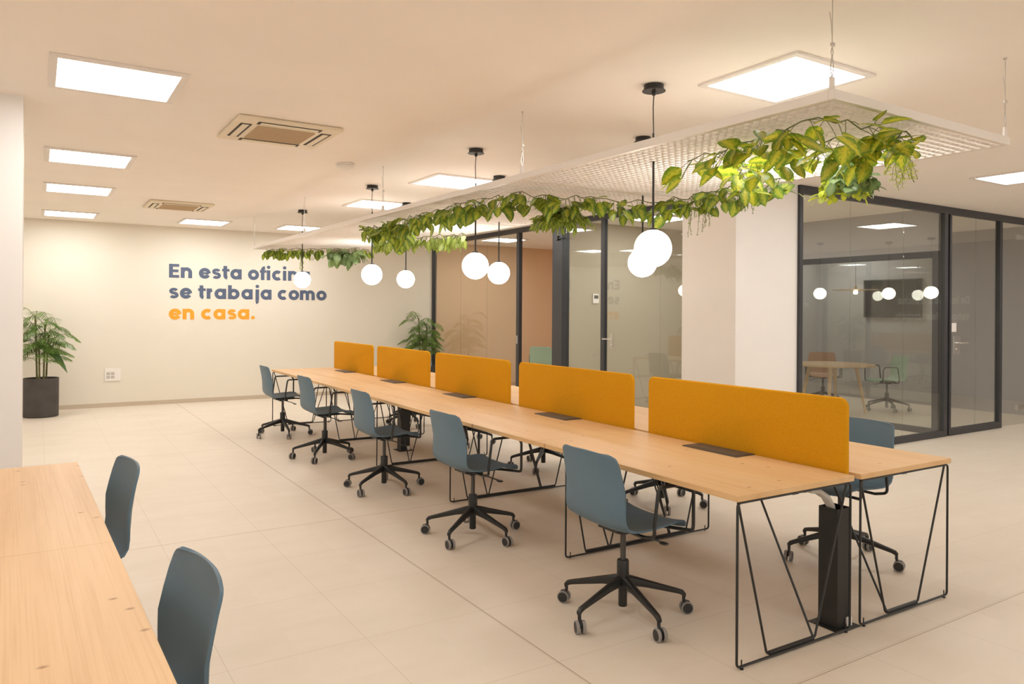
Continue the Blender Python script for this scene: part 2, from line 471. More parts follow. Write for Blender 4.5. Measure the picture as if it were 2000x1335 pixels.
# left run along x = 4.0
gl = struct(MB().box(3.97, 4.03, 3.56, YW - .001, H - .075, H - .001).build('trim_5', DF))
gl.name = 'trim_5'
pa = thing('glass_partition', 'tall glass panes in a dark frame beside the potted palm and the tan wall', 'glass partition', (4.0, 9.4, 0))
t = MB().box(-.03, .03, 1.50, 1.545, 0, H - .076).box(-.03, .03, -1.56, -1.48, 0, H - .076).box(-.03, .03, -1.48, 1.50, 0, .06)
part(t, 'frame', DF, pa)
for y0, y1 in ((.43, 1.50), (-.51, .425), (-1.48, -.515)):
    part(MB().box(-.005, .005, y0, y1, .06, H - .076), 'glass_pane', M['glass'], pa)
t = MB().bbox(-.042, -.03, -1.535, -1.505, 1.0, 1.13, .003).bbox(.03, .042, -1.535, -1.505, 1.0, 1.13, .003)
part(t, 'lock_plate', M['steel'], pa, 'steel lock plate on the dark post')
pb = thing('glass_partition', 'glass panes and door frame with a lever handle between the wide dark post and white column', 'glass partition', (4.0, 5.1, 0))
t = MB().box(-.06, .06, 1.53, 1.79, 0, H - .076)
t.box(-.075, -.06, 1.53, 1.60, 0, H - .076)
part(t, 'post', DF, pb, 'wide dark post')
t = MB().box(-.03, .03, .63, .70, 0, H - .076).box(-.03, .03, -1.54, -1.50, 0, H - .076).box(-.03, .03, -1.5, .63, 0, .05).box(-.03, .03, .70, 1.53, 0, .05)
part(t, 'frame', DF, pb)
ajar = Matrix.Translation((0, 1.53, 0)) @ Matrix.Rotation(R(5), 4, 'Z')
part(MB().box(-.005, .005, -.83, -.002, .05, H - .076, 0, ajar), 'glass_pane', M['glass'], pb)
for y0, y1 in ((-.42, .63), (-1.50, -.425)):
    part(MB().box(-.005, .005, y0, y1, .05, H - .076), 'glass_pane', M['glass'], pb)
t = MB().bbox(-.014, -.005, .475, .515, 1.03, 1.22, .002)
t.tube(fillet([(-.01, .495, 1.15), (-.055, .495, 1.15), (-.055, .63, 1.15)], .015), .009, 8)
t.tube([(-.01, .495, 1.07), (-.03, .495, 1.07)], .012, 10)
part(t, 'door_handle', M['steel'], pb, 'steel lever handle')
t = MB().box(-.11, -.06, 1.60, 1.66, 2.55, 2.61).box(-.10, -.02, 1.48, 1.60, 2.57, 2.585)
part(t, 'door_closer', M['black_metal'], pb)
# right run along y = 2.835
gr = struct(MB().box(4.167, RX1, 2.805, 2.865, H - .085, H - .001).build('trim_6', DF))
pc = thing('glass_partition', 'large glass front with two panel joints right of the white column', 'glass partition', (5.6, 2.835, 0))
part(MB().box(-1.433, -1.383, -.03, .03, 0, H - .086).box(1.36, 1.435, -.03, .03, 0, H - .086).box(-1.383, 1.36, -.03, .03, 0, .075), 'frame', DF, pc)
for x0, x1 in ((-1.383, -.53), (-.527, .507), (.51, 1.36)):
    part(MB().box(x0, x1, -.005, .005, .075, H - .086), 'glass_pane', M['glass'], pc)
pd = thing('glass_partition', 'narrower glass door section with a silver lever handle at the right', 'glass partition', (7.7, 2.835, 0))
part(MB().box(-.62, -.575, -.03, .03, 0, H - .086).box(.63, .70, -.03, .03, 0, H - .086).box(-.575, .63, -.03, .03, 0, .085), 'frame', DF, pd)
for x0, x1 in ((-.575, .058), (.061, .63)):
    part(MB().box(x0, x1, -.005, .005, .085, H - .086), 'glass_pane', M['glass'], pd)
t = MB().bbox(-.50, -.34, -.016, -.005, 1.02, 1.23, .003)
t.tube(fillet([(-.42, -.012, 1.15), (-.42, -.06, 1.15), (-.24, -.06, 1.15)], .015), .010, 8)
t.tube([(-.42, -.012, 1.07), (-.42, -.03, 1.07)], .018, 12)
part(t, 'door_handle', M['steel'], pd, 'silver lever handle on a square plate')
part(MB().bbox(-.55, -.44, -.02, -.005, 1.29, 1.40, .003), 'switch_plate', M['white_plastic'], pd)
pe = thing('glass_door', 'frameless glass door at the right edge with small metal hinge patches', 'glass door', (8.92, 2.835, 0))
part(MB().box(-.50, .50, -.005, .005, .012, H - .087), 'glass_pane', M['glass'], pe)
for z in (.236, 2.575):
    part(MB().bbox(-.03, .12, -.02, .02, z - .03, z + .03, .003).bbox(-.055, -.03, -.022, .022, z - .034, z + .034, .003), 'hinge', M['steel'], pe)

# ------------------------------------------------------------------ lettering on the walls
def strokes(ch):
    """bold geometric sans: x-height 1, each stroke is ('l', pts) or ('a', cx, cy, r, a0, a1); returns strokes, advance"""
    h = .165                  # half stem
    r = .5 - h + .02
    asc = 1.36; cap = 1.30
    if ch == 'o': return [('a', r + h, .5, r, 0, 360)], 2 * (r + h) + .08
    if ch == 'e': return [('a', r + h, .5, r, -30, -360), ('l', [(h + .02, .5), (2 * r + h, .5)], .10)], 2 * (r + h) + .10
    if ch == 'c': return [('a', r + h, .5, r, 48, 312)], 2 * (r + h) + .02
    if ch in 'ab': 
        x = 2 * r + h if ch == 'a' else h
        return [('a', r + h, .5, r, 0, 360), ('l', [(x + (.0), 0), (x, asc if ch == 'b' else 1.0)])], 2 * (r + h) + .17
    if ch in 'dp':
        x = 2 * r + h if ch == 'd' else h
        return [('a', r + h, .5, r, 0, 360), ('l', [(x, 0 if ch == 'd' else -.36), (x, asc if ch == 'd' else 1.0)])], 2 * (r + h) + .17
    if ch == 'g': return [('a', r + h, .5, r, 0, 360), ('l', [(2 * r + h, 1.0), (2 * r + h, .0)]), ('a', r + h, .02, r, 0, -140)], 2 * (r + h) + .17
    if ch == 'n': return [('l', [(h, 0), (h, 1.0)]), ('a', h + .32, 1 - .32 - h + .02, .32, 180, 0), ('l', [(h + .64, .55), (h + .64, 0)])], .64 + 2 * h + .17
    if ch == 'm': return [('l', [(h, 0), (h, 1.0)]), ('a', h + .29, .57, .29, 180, 0), ('l', [(h + .58, .57), (h + .58, 0)]), ('a', h + .87, .57, .29, 180, 0), ('l', [(h + 1.16, .57), (h + 1.16, 0)])], 1.16 + 2 * h + .17
    if ch == 'r': return [('l', [(h, 0), (h, 1.0)]), ('a', h + .34, .51, .34, 180, 95)], .34 + 2 * h + .02
    if ch == 'i': return [('l', [(h, 0), (h, 1.0)]), ('d', h, 1.30, .17)], 2 * h + .17
    if ch == 'j': return [('l', [(h + .1, 1.0), (h + .1, -.12)]), ('a', h - .06, -.14, .16, 0, -80), ('d', h + .1, 1.30, .17)], 2 * h + .24
    if ch == 'l': return [('l', [(h, 0), (h, asc)])], 2 * h + .17
    if ch == 'f': return [('l', [(h + .10, 0), (h + .10, 1.0)]), ('a', h + .34, 1.0, .24, 180, 95), ('l', [(.0, .87), (.62, .87)], .125)], .66
    if ch == 't': return [('l', [(h + .12, 1.28), (h + .12, .30)]), ('a', h + .33, .33, .21, 180, 262), ('l', [(.0, .87), (.66, .87)], .125)], .74
    if ch == 's': return [('s',)], .92
    if ch == 'v': return [('l', [(.12, 1.0), (.5, .1)]), ('l', [(.88, 1.0), (.5, .1)])], 1.04
    if ch == 'E': return [('l', [(h, 0), (h, cap)]), ('l', [(h, cap - .13), (.86, cap - .13)], .13), ('l', [(h, cap / 2), (.80, cap / 2)], .13), ('l', [(h, .13), (.86, .13)], .13)], 1.0
    if ch == 'D': return [('l', [(h, 0), (h, cap)]), ('l', [(h, cap - .13), (.5, cap - .13)], .13), ('l', [(h, .13), (.5, .13)], .13), ('a', .5, cap / 2, cap / 2 - .14, 90, -90)], 1.24
    if ch == '.': return [('d', .17, .17, .17)], .36
    return [], .42
def glyph_mesh(mb, ch, x0, S, M_, depth0):
    h = .165
    st, adv = strokes(ch)
    def emit(pts, hw, closed=False):
        n = len(pts); L = []; Rr = []
        for i in range(n):
            a = Vector(pts[i - 1]) if (i > 0 or closed) else None
            c = Vector(pts[(i + 1) % n]) if (i < n - 1 or closed) else None
            p = Vector(pts[i])
            d = ((c if c is not None else p) - (a if a is not None else p)).normalized()
            nn = Vector((-d.y, d.x)) * hw
            L.append(p + nn); Rr.append(p - nn)
        vs = []; fs = []
        for i in range(n):
            for q in (L[i], Rr[i]):
                vs.append((x0 + q.x * S, q.y * S, 0)); vs.append((x0 + q.x * S, q.y * S, depth))
        m_ = n if closed else n - 1
        for i in range(m_):
            a = i * 4; b = ((i + 1) % n) * 4
            fs += [(a + 1, b + 1, b + 3, a + 3), (a, a + 2, b + 2, b), (a, b, b + 1, a + 1), (a + 2, a + 3, b + 3, b + 2)]
        if not closed:
            fs += [(0, 1, 3, 2), ((n - 1) * 4, (n - 1) * 4 + 2, (n - 1) * 4 + 3, (n - 1) * 4 + 1)]
        mb.add(vs, fs, 0, False, None, M_)
    for si, s_ in enumerate(st):
        depth = depth0 + .0006 * si
        if s_[0] == 'l': emit([Vector((p[0], p[1])) for p in s_[1]], s_[2] if len(s_) > 2 else h)
        elif s_[0] == 'a':
            _, cx, cy, r, a0, a1 = s_
            full = abs(a1 - a0) >= 359.9
            n = max(6, int(abs(a1 - a0) / 9))
            pts = [Vector((cx + r * math.cos(R(a0 + (a1 - a0) * k / n)), cy + r * math.sin(R(a0 + (a1 - a0) * k / n)))) for k in range(n if full else n + 1)]
            emit(pts, h, full)
        elif s_[0] == 'd':
            _, cx, cy, r = s_
            n = 20
            vs = [(x0 + (cx + r * math.cos(2 * PI * k / n)) * S, (cy + r * math.sin(2 * PI * k / n)) * S, z) for z in (0, depth) for k in range(n)]
            mb.add(vs, [tuple(range(n, 2 * n))] + [(k, (k + 1) % n, n + (k + 1) % n, n + k) for k in range(n)], 0, False, None, M_)
        elif s_[0] == 's':
            pts = []
            for a in range(20, 271, 12): pts.append(Vector((.41 + .25 * math.cos(R(a)), .695 + .165 * math.sin(R(a)))))
            for a in range(90, -161, -12): pts.append(Vector((.41 + .27 * math.cos(R(a)), .315 + .185 * math.sin(R(a)))))
            emit(pts, .135)
    return adv
def text_line(txt, S, M_, fit, depth=.003):
    tot = sum(strokes(c)[1] for c in txt)
    k = fit / (tot * S) 
    out = []; mb = MB(); x = 0
    for c in txt:
        adv = strokes(c)[1]
        if c == ' ':
            out.append(mb); mb = MB()
        sub = M_ @ Matrix.Diagonal((k, 1, 1, 1))
        glyph_mesh(mb, c, x * S, S, sub, depth)
        x += adv
    return out + [mb]
# far wall: text plane x right, z up, facing -y
S_ = .170
t = thing('wall_lettering', 'three line navy and orange wall slogan on the cream far wall', 'wall lettering', (-.70, YW, 0))
base = Matrix(((1, 0, 0, 0), (0, 0, -1, -.001), (0, 1, 0, 0), (0, 0, 0, 1)))
for txt, z, fit, m, lb in (('En esta oficina', 2.022, 2.31, 'blue_letter', None), ('se trabaja como', 1.690, 2.60, 'blue_letter', None), ('en casa.', 1.352, 1.345, 'orange_letter', 'orange word')):
    for wd in text_line(txt, S_, Matrix.Translation((0, 0, z)) @ base, fit): wd.build('word', M[m], t, label=lb)
# right wall (seen mirrored in the glass): facing -x, runs towards -y
t = thing('wall_lettering', 'two line white wall slogan on the dark right wall, mirrored in the glass front', 'wall lettering', (RX1, .67, 0))
b2 = Matrix(((0, 0, -1, -.001), (-1, 0, 0, 0), (0, 1, 0, 0), (0, 0, 0, 1)))
for txt, z, fit in (('De la casa a la oficina', 1.705, 1.36), ('vengo en teletransporte.', 1.40, 1.44)):
    for wd in text_line(txt, .115, Matrix.Translation((0, 0, z)) @ b2, fit): wd.build('word', M['white_letter'], t)

# ------------------------------------------------------------------ ceiling fixtures
def panel_light(x, y, label, group='square ceiling light panels'):
    t = thing('ceiling_light', label, 'ceiling light', (x, y, H), 0, group)
    f = MB()
    for a in ((-.34, .34, .30, .34), (-.34, .34, -.34, -.30), (-.34, -.30, -.30, .30), (.30, .34, -.30, .30)):
        f.box(a[0], a[1], a[2], a[3], -.014, -.001)
    f.build('frame', M['white_metal'], t)
    MB().box(-.30, .30, -.30, .30, -.009, -.002).build('diffuser', M['panel'], t)
    return t
LX = -2.10
for x, y, lb in (
    (LX, 2.76, 'largest square ceiling light, upper left near the foreground pillar'),
    (LX, 5.43, 'second square ceiling light in the left row, behind the largest one'),
    (LX, 7.45, 'third square ceiling light in the left row, nearer the far wall'),
    (LX, 10.03, 'last square ceiling light in the left row, close to the far wall'),
    (-.35, 9.95, 'square ceiling light above the wall slogan close to the far wall'),
    (1.10, .63, 'big square ceiling light right above the near end of the plant canopy'),
    (1.10, 4.67, 'square ceiling light beside the canopy behind the middle pair of globe pendants'),
    (1.10, 6.67, 'square ceiling light beside the canopy behind the second globe pendant from the far end'),
    (1.10, 9.90, 'farthest square ceiling light beside the canopy, behind the last globe pendant'),
    (5.50, 1.30, 'square ceiling light at the right edge, in front of the glass front'),
    (3.40, 1.32, 'square ceiling light shining through the near end of the canopy grid'),
    (3.10, 4.9, 'square ceiling light shining through the middle of the canopy grid'),
    (3.10, 7.45, 'square ceiling light shining through the far part of the canopy grid'),
    (4.80, 9.66, 'square ceiling light in the tan room, seen through the tall glass panes'),
    (4.95, 5.70, 'square ceiling light inside the office beside the white column, behind the nearest globes'),
    (5.35, 4.75, 'added square ceiling light in the meeting room, hidden behind the white column'),  # unseen, added to brighten the meeting room
    (9.2, 5.9, 'square ceiling light at the back of the meeting room behind the glass front'),
    (6.6, 8.2, 'added square ceiling light deep in the tan room, hidden by the wide post'),  # out of sight, added to lift the tan room's light
    (LX, .1, 'added square ceiling light over the left desk, out of the picture'),  # unseen panels from here on, added to light the office
    (LX, -2.6, 'added unseen square ceiling light above the camera position'),
    (1.3, -2.6, 'added square ceiling light in front of the bench, out of the picture'),
    (5.5, -2.6, 'added square ceiling light at the right of the room, out of the picture'),
    (8.3, 1.3, 'added square ceiling light in front of the frameless door, out of the picture'),
    (8.3, -2.6, 'added square ceiling light at the far right of the room, out of the picture'),
    (-4.3, 6.5, 'added square ceiling light hidden left behind the foreground pillar'),
    (-4.3, 9.8, 'added square ceiling light in the hidden left corner by the far wall'),
):
    panel_light(x, y, lb)

def cassette(x, y, rz, label):
    t = thing('air_conditioner', label, 'air conditioner', (x, y, H), rz, 'ceiling air conditioner cassettes')
    MB().bbox(-.37, .37, -.37, .37, -.028, -.001, .012).build('panel', M['cream_plastic'], t)
    g = MB().box(-.205, .205, -.205, .205, -.036, -.027)
    for k in range(18):
        q = -.19 + .38 * k / 17
        g.box(-.20, .20, q - .004, q + .004, -.039, -.036)
    g.build('grille', M['vent_grille'], t)
    for k in range(4):
        A = Matrix.Rotation(k * PI / 2, 4, 'Z')
        s_ = MB().box(-.225, .225, .246, .325, -.0295, -.0275, 0, A)
        s_ = s_.build('outlet_slot', M['vent_dark'], t)
        MB().bbox(-.205, .205, .264, .309, -.0335, -.0298, .0015, 0, A).build('louver', M['cream_plastic'], s_)
    return t
cassette(-.97, 3.50, 0, 'nearer ceiling air conditioner cassette, right of the largest ceiling light')
cassette(-.97, 8.20, 0, 'farther ceiling air conditioner cassette, near the far wall')
t = thing('smoke_detector', 'small round white smoke detector on the ceiling right of the air conditioner', 'smoke detector', (-.13, 4.42, H))
MB().lathe([(.045, -.001), (.085, -.001), (.087, -.006), (.08, -.011), (.05, -.011)], 28).build('base', M['white_plastic'], t)
MB().lathe([(.07, -.011), (.07, -.018), (.078, -.022), (.07, -.04), (.045, -.052), (.001, -.055)], 28).build('sensor_head', M['white_plastic'], t)

# ------------------------------------------------------------------ plant canopy
CZ = 2.385
CL, CW = 9.2, 1.51
CA = .0135
cn = thing('hanging_canopy', 'long white ceiling-hung mesh canopy above the workbench, draped with plants', 'canopy', (.255, -.265, CZ), CA)
f = MB()
f.bbox(0, CW, 0, .03, 0, .042, .003); f.bbox(0, CW, CL - .03, CL, 0, .042, .003)
f.bbox(0, .03, .03, CL - .03, 0, .042, .003); f.bbox(CW - .03, CW, .03, CL - .03, 0, .042, .003)
f.build('frame', M['white_metal'], cn)
for k in range(4):
    y0 = CL * k / 4; y1 = CL * (k + 1) / 4
    g = MB(); ya = y0 + .03 if k == 0 else y0; yb = y1 - .03 if k == 3 else y1
    n = int((CW - .06) / .05)
    for i in range(1, n + 1):
        x = .03 + (CW - .06) * i / (n + 1)
        g.box(x - .002, x + .002, ya, yb, .004, .022)
    n = int((yb - ya) / .05)
    for i in range(1, n + 1):
        y = ya + (yb - ya) * i / (n + 1)
        g.box(.03, CW - .03, y - .002, y + .002, .0045, .0215)
    g.build('mesh_panel', M['white_metal'], cn)
    if k:
        MB().bbox(.03, CW - .03, y0 - .012, y0 + .012, .0, .035, .002).build('crossbar', M['white_metal'], cn)
for side in (0, 1):
    for k in range(5):
        x = .012 if side == 0 else CW - .012
        y = (.02, CL / 4, CL / 2, CL * 3 / 4, CL - .02)[k]
        b = MB().bbox(x - .014, x + .014, y - .006, y + .006, .041, .095, .002)
        b.build('bracket', M['white_metal'], cn)
        c_ = MB()
        zt = H - CZ - .001
        c_.tube([(x, y, .22), (x, y, zt)], .0022, 6)
        c_.tube([(x, y, .25), (x - .008, y, .32), (x - .012, y + .004, .36)], .002, 6)
        c_.tube(fillet([(x, y, .085), (x + .010, y, .13), (x + .004, y, .17), (x, y, .185), (x - .004, y, .17), (x - .010, y, .13)], .006, 3, True), .0022, 6, True)
        c_.tube(fillet([(x, y, .175), (x + .007, y, .195), (x, y, .225), (x - .007, y, .195)], .006, 3, True), .002, 6, True)
        c_.bbox(x - .006, x + .012, y - .006, y + .006, .222, .236, .002)
        c_.lathe([(.009, zt - .004), (.009, zt)], 12, 0, Matrix.Translation((x, y, 0)))
        c_.build('suspension_cable', M['steel'], cn)

# ------------------------------------------------------------------ globe pendants
def pendant(x, y, zg, label):
    t = thing('globe_pendant', label, 'pendant light', (x, y, H), 0, 'globe pendants over the workbench')
    MB().lathe([(.001, -.001), (.058, -.001), (.058, -.030), (.068, -.034), (.068, -.038), (.001, -.038)], 28).lathe([(.012, -.038), (.012, -.058), (.004, -.064)], 12).build('ceiling_rose', M['black_metal'], t)
    zr = 2.53 - H
    MB().tube([(0, 0, -.06), (-.003, .002, -.13), (-.004, -.001, -.2), (.001, .001, -.27), (0, 0, zr + .02)], .0032, 8).build('cord', M['black_plastic'], t)
    zb = zg + .109 - H
    MB().lathe([(.004, zr + .03), (.0065, zr + .025), (.0065, zb + .012), (.024, zb + .008), (.026, zb - .006)], 14).build('rod', M['black_metal'], t)
    MB().sphere((0, 0, zg - H), .109, 36, 22).build('globe', M['globe'], t)
    return t
for x, y, z, lb in (
    (.556, 1.12, 1.883, 'nearest and largest globe pendant, hanging in front of the white column'),
    (1.40, 2.14, 1.886, 'globe pendant partly hidden behind the nearest globe'),
    (.548, 3.21, 1.882, 'left globe of the touching middle pair in front of the glass partition'),
    (1.35, 4.157, 1.887, 'right globe of the touching middle pair in front of the glass partition'),
    (.517, 5.38, 1.893, 'globe pendant to the right of the wall slogan, left of its neighbour'),
    (1.348, 6.353, 1.90, 'globe pendant just above the potted palm beside the glass partition'),
    (.486, 7.75, 1.913, 'farthest globe pendant, in front of the wall slogan'),
    (9.94, -.99, 1.885, 'out-of-frame globe pendant, leftmost of three faint reflections in the glass front'),
    (10.75, -.13, 1.885, 'out-of-frame globe pendant, middle one of three faint reflections in the glass front'),
    (10.59, .73, 1.885, 'out-of-frame globe pendant, right one of three faint reflections in the glass front'),
):
    pendant(x, y, z, lb)

# ------------------------------------------------------------------ long workbench
T = .74; TH = .026; ML = 1.55
A0 = -.0122
wb = thing('workbench', 'long double-sided oak workbench on black wire legs under the canopy', 'desk', (0, 0, 0), A0)
for side in (0, 1):
    x0, x1 = ((0, .799), (.854, 1.645))[side]
    for k in range(5):
        y0 = ML * k + (.0008 if k else 0); y1 = ML * (k + 1) - (.0008 if k < 4 else 0)
        tt = MB().bbox(x0, x1, y0, y1, T - TH, T, .0012, seg=1)
        tt = tt.build('tabletop', M['oak'], wb)
        yc = ML * k + .79
        gx = .725 if side == 0 else .93
        g = MB().bbox(gx - .074, gx + .074, yc - .20, yc + .20, T + .0005, T + .006, .002)
        g.bbox(gx - .062, gx + .062, yc - .185, yc + .185, T + .006, T + .0085, .001)
        g.build('cable_flap', M['brown_plate'], tt, label='dark brown cable flap')
def rod(mb, pts, r=.0055, fr=.02, closed=False): mb.tube(fillet(pts, fr, 5, closed), r, 8, closed)
ZB, ZT = .012, T - TH - .008
def end_leg(x0, x1, n0, n1, y, dy, inner):
    """wire end frame: outer loop, W diagonals, doubled foot bar, brace reaching along the bench"""
    mb = MB()
    mb.tube(fillet([(x0, y, ZB), (x0, y, ZT), (x1, y, ZT), (x1, y, ZB)], .022, 5, True), .0058, 8, True)
    yy = y + dy * .010
    rod(mb, [(x0 + .014, yy, ZT), (n0, yy, ZB + .010), (n1, yy, ZB + .010), (x1 - .014, yy, ZT)], .0055, .022)
    mb.bbox(min(n0, n1) + .01, max(n0, n1) - .01, yy - .008, yy + .008, ZB + .003, ZB + .018, .003)
    nb = n1 if inner > 0 else n0
    rod(mb, [(nb - inner * .012, yy, ZB + .014), (nb - inner * .012, y + dy * .37, ZT), (nb - inner * .012, y + dy * .45, ZT)], .0055, .02)
    for xx in (x0 + .03, x1 - .03):
        mb.tube([(xx, y, 0), (xx, y, ZB + .028)], .003, 8); mb.lathe([(.009, 0), (.009, .004)], 10, 0, Matrix.Translation((xx, y, 0)))
    return mb
end_leg(.012, .787, .212, .54, .012, 1, 1).build('leg_frame', M['black_metal'], wb)
end_leg(.866, 1.633, 1.09, 1.375, .012, 1, -1).build('leg_frame', M['black_metal'], wb)
end_leg(.012, .787, .212, .54, 5 * ML - .012, -1, 1).build('leg_frame', M['black_metal'], wb)
end_leg(.866, 1.633, 1.09, 1.375, 5 * ML - .012, -1, -1).build('leg_frame', M['black_metal'], wb)
for k in range(1, 5):
    y = ML * k - .012
    mb = MB()
    mb.tube(fillet([(.225, y, ZB), (.225, y, ZT), (1.445, y, ZT), (1.445, y, ZB)], .022, 5, True), .0058, 8, True)
    yy = y + .012
    rod(mb, [(.245, yy, ZT), (.385, yy, ZB + .010), (.58, yy, ZB + .010), (.775, yy, ZT)], .0055, .02)
    rod(mb, [(.875, yy, ZT), (1.085, yy, ZB + .010), (1.24, yy, ZB + .010), (1.425, yy, ZT)], .0055, .02)
    mb.bbox(.385, 1.24, yy - .008, yy + .008, ZB + .003, ZB + .018, .003)
    for nb in (.568, 1.097):
        rod(mb, [(nb, yy, ZB + .014), (nb, y + .37, ZT), (nb, y + .45, ZT)], .0055, .02)
    for xx in (.26, 1.41):
        mb.tube([(xx, y, 0), (xx, y, ZB + .028)], .003, 8)
    mb.build('leg_frame', M['black_metal'], wb)
# rails under the tops
for x in (.40, 1.25):
    MB().bbox(x - .02, x + .02, .02, 5 * ML - .02, T - TH - .020, T - TH - .0005, .002).build('rail', M['black_metal'], wb)
# dividing screens
def rot2(x, y): return (x * math.cos(A0) - y * math.sin(A0), x * math.sin(A0) + y * math.cos(A0))
def screen_mesh():
    L = 1.41; hh = .38; th = .026; rc = .045
    prof = [(-L / 2, 0), (L / 2, 0)]
    for k in range(9):
        a = PI / 2 * k / 8; prof.append((L / 2 - rc + rc * math.cos(a), hh - rc + rc * math.sin(a)))
    for k in range(9):
        a = PI / 2 + PI / 2 * k / 8; prof.append((-L / 2 + rc + rc * math.cos(a), hh - rc + rc * math.sin(a)))
    bm = bmesh.new()
    vs = [bm.verts.new((-th / 2, p[0], p[1])) for p in prof]
    fc = bm.faces.new(vs)
    r_ = bmesh.ops.extrude_face_region(bm, geom=[fc])
    for v in r_['geom']:
        if isinstance(v, bmesh.types.BMVert): v.co.x += th
    bmesh.ops.recalc_face_normals(bm, faces=bm.faces[:])
    ed = [e for e in bm.edges if len(e.link_faces) == 2 and e.calc_face_angle(0) > R(60) and abs(e.verts[0].co.x - e.verts[1].co.x) < 1e-5]
    bmesh.ops.bevel(bm, geom=ed, offset=.009, segments=3, affect='EDGES', profile=.5)
    mb = MB(); mb.bm(bm, 0, None, True); return mb
names = ('nearest mustard felt desk screen, at the camera end of the workbench', 'second mustard felt desk screen from the camera end',
         'middle mustard felt desk screen of the five on the workbench', 'fourth mustard felt desk screen, next to the farthest one',
         'farthest mustard felt desk screen, in front of the cream wall')
scr0 = None
for k in range(5):
    x, y = rot2(.826, .757 + (ML + .012) * k)
    if scr0 is None:
        scr0 = thing('desk_screen', names[k], 'desk screen', (x, y, T - .02), A0, 'mustard desk screens along the workbench')
        screen_mesh().build('felt_panel', M['fabric'], scr0)
        for q in (-.5, .5):
            MB().bbox(-.010, .010, q - .04, q + .04, -.03, .002, .002).build('clamp', M['black_metal'], scr0)
    else:
        dup(scr0, (x, y, T - .02), A0, names[k])
# cable columns
def cable_column(x, y, label):
    t = thing('cable_column', label, 'cable duct', (x, y, 0), A0, 'black cable columns under the workbench')
    MB().bbox(-.085, .085, -.085, .085, 0, .006, .002).build('base_plate', M['black_metal'], t)
    c_ = MB(); hw = .052
    c_.box(-hw, hw, -hw, -hw + .003, .04, .573).box(-hw, hw, hw - .003, hw, .006, .573).box(-hw, -hw + .003, -hw + .003, hw - .003, .006, .573)
    c_.box(hw - .003, hw, -hw + .003, hw - .003, .04, .573).box(-hw, hw, -hw, -hw + .003, .006, .04, 0)
    c_.build('duct', M['black_metal'], t)
    MB().bbox(.01, .045, -hw - .014, -hw - .001, .008, .05, .003).build('outlet_block', M['white_plastic'], t)
    cb = MB()
    for k in range(3):
        o_ = (k - 1) * .022
        pts = [(-.41, .05 + o_, .695), (-.33, .03 + o_, .692), (-.24, .01 + o_, .688), (-.15, -.005 + o_ * .8, .668), (-.08, -.005 + o_ * .6, .63), (-.035, o_ * .5, .58), (-.015, o_ * .4, .50), (-.01, o_ * .4, .3)]
        sm = []
        for i in range(len(pts) - 1):
            for q in range(3):
                sm.append(Vector(pts[i]).lerp(Vector(pts[i + 1]), q / 3))
        sm.append(Vector(pts[-1]))
        cb.tube(sm, .012, 8)
    cb.tube([(-.21, -.035, .683), (-.21, .052, .683)], .018, 10)
    cb.build('cable_bundle', M['conduit'], t, label='pale grey cable conduits')
x, y = rot2(.795, .10)
cable_column(x, y, 'black square cable column with grey conduits at the camera end of the workbench')
x, y = rot2(.82, 5.37)
cable_column(x, y, 'black cable column under the middle of the workbench behind the third chair')

# ------------------------------------------------------------------ left foreground bench
lb_ = thing('workbench', 'pale oak bench in the left foreground with a seam across its top', 'desk', (-2.27, .655, 0), .0265)
for side in (0, 1):
    x0, x1 = ((-.80, 0), (-1.645, -.846))[side]
    for k in range(2):
        y0, y1 = ((0.0008, 1.55), (-1.55, -.0008))[k]
        MB().bbox(x0, x1, y0, y1, T - TH, T, .0012, seg=1).build('tabletop', M['oak'], lb_)
def mirror_leg(x0, x1, n0, n1, y, dy, inner, par):
    end_leg(x0, x1, n0, n1, y, dy, inner).build('leg_frame', M['black_metal'], par)
for y, dy in ((1.54, -1), (-1.54, 1)):
    mirror_leg(-.787, -.012, -.54, -.212, y, dy, -1, lb_)
    mirror_leg(-1.633, -.858, -1.44, -1.1, y, dy, 1, lb_)

# ------------------------------------------------------------------ swivel chairs
def shell_mesh():
    # side profile (x forward, z up), front edge to back top
    prof = [(.222, .440, .20), (.218, .458, .208), (.198, .470, .214), (.15, .474, .222), (.08, .468, .227), (0, .462, .230), (-.08, .459, .230), (-.135, .465, .229), (-.172, .484, .228), (-.194, .514, .227),
            (-.207, .556, .227), (-.216, .606, .227), (-.223, .666, .226), (-.230, .726, .222), (-.238, .780, .216), (-.245, .814, .211), (-.2475, .826, .206), (-.2495, .836, .197), (-.251, .843, .182), (-.2518, .847, .160)]
    NU = 14
    bm = bmesh.new(); rows = []
    for i, (x, z, hw) in enumerate(prof):
        row = []
        for k in range(NU + 1):
            u = -1 + 2 * k / NU
            e = abs(u) ** 2.6
            back = max(0, min(1, (z - .46) / .18))
            # seat dishes up at the sides, the back wraps forward; its upper corners flare
            dz = .018 * e * (1 - back) ; dx = (.038 - .016 * max(0, (z - .66) / .17)) * e * back + .012 * e * (1 - back) * 0
            zz = z + dz
            row.append(bm.verts.new((x + dx, u * hw, zz)))
        rows.append(row)
    for i in range(len(rows) - 1):
        for k in range(NU):
            bm.faces.new((rows[i][k], rows[i][k + 1], rows[i + 1][k + 1], rows[i + 1][k]))
    bmesh.ops.recalc_face_normals(bm, faces=bm.faces[:])
    bmesh.ops.solidify(bm, geom=bm.faces[:], thickness=.009)
    bmesh.ops.recalc_face_normals(bm, faces=bm.faces[:])
    mb = MB(); mb.bm(bm, 0, None, True); return mb
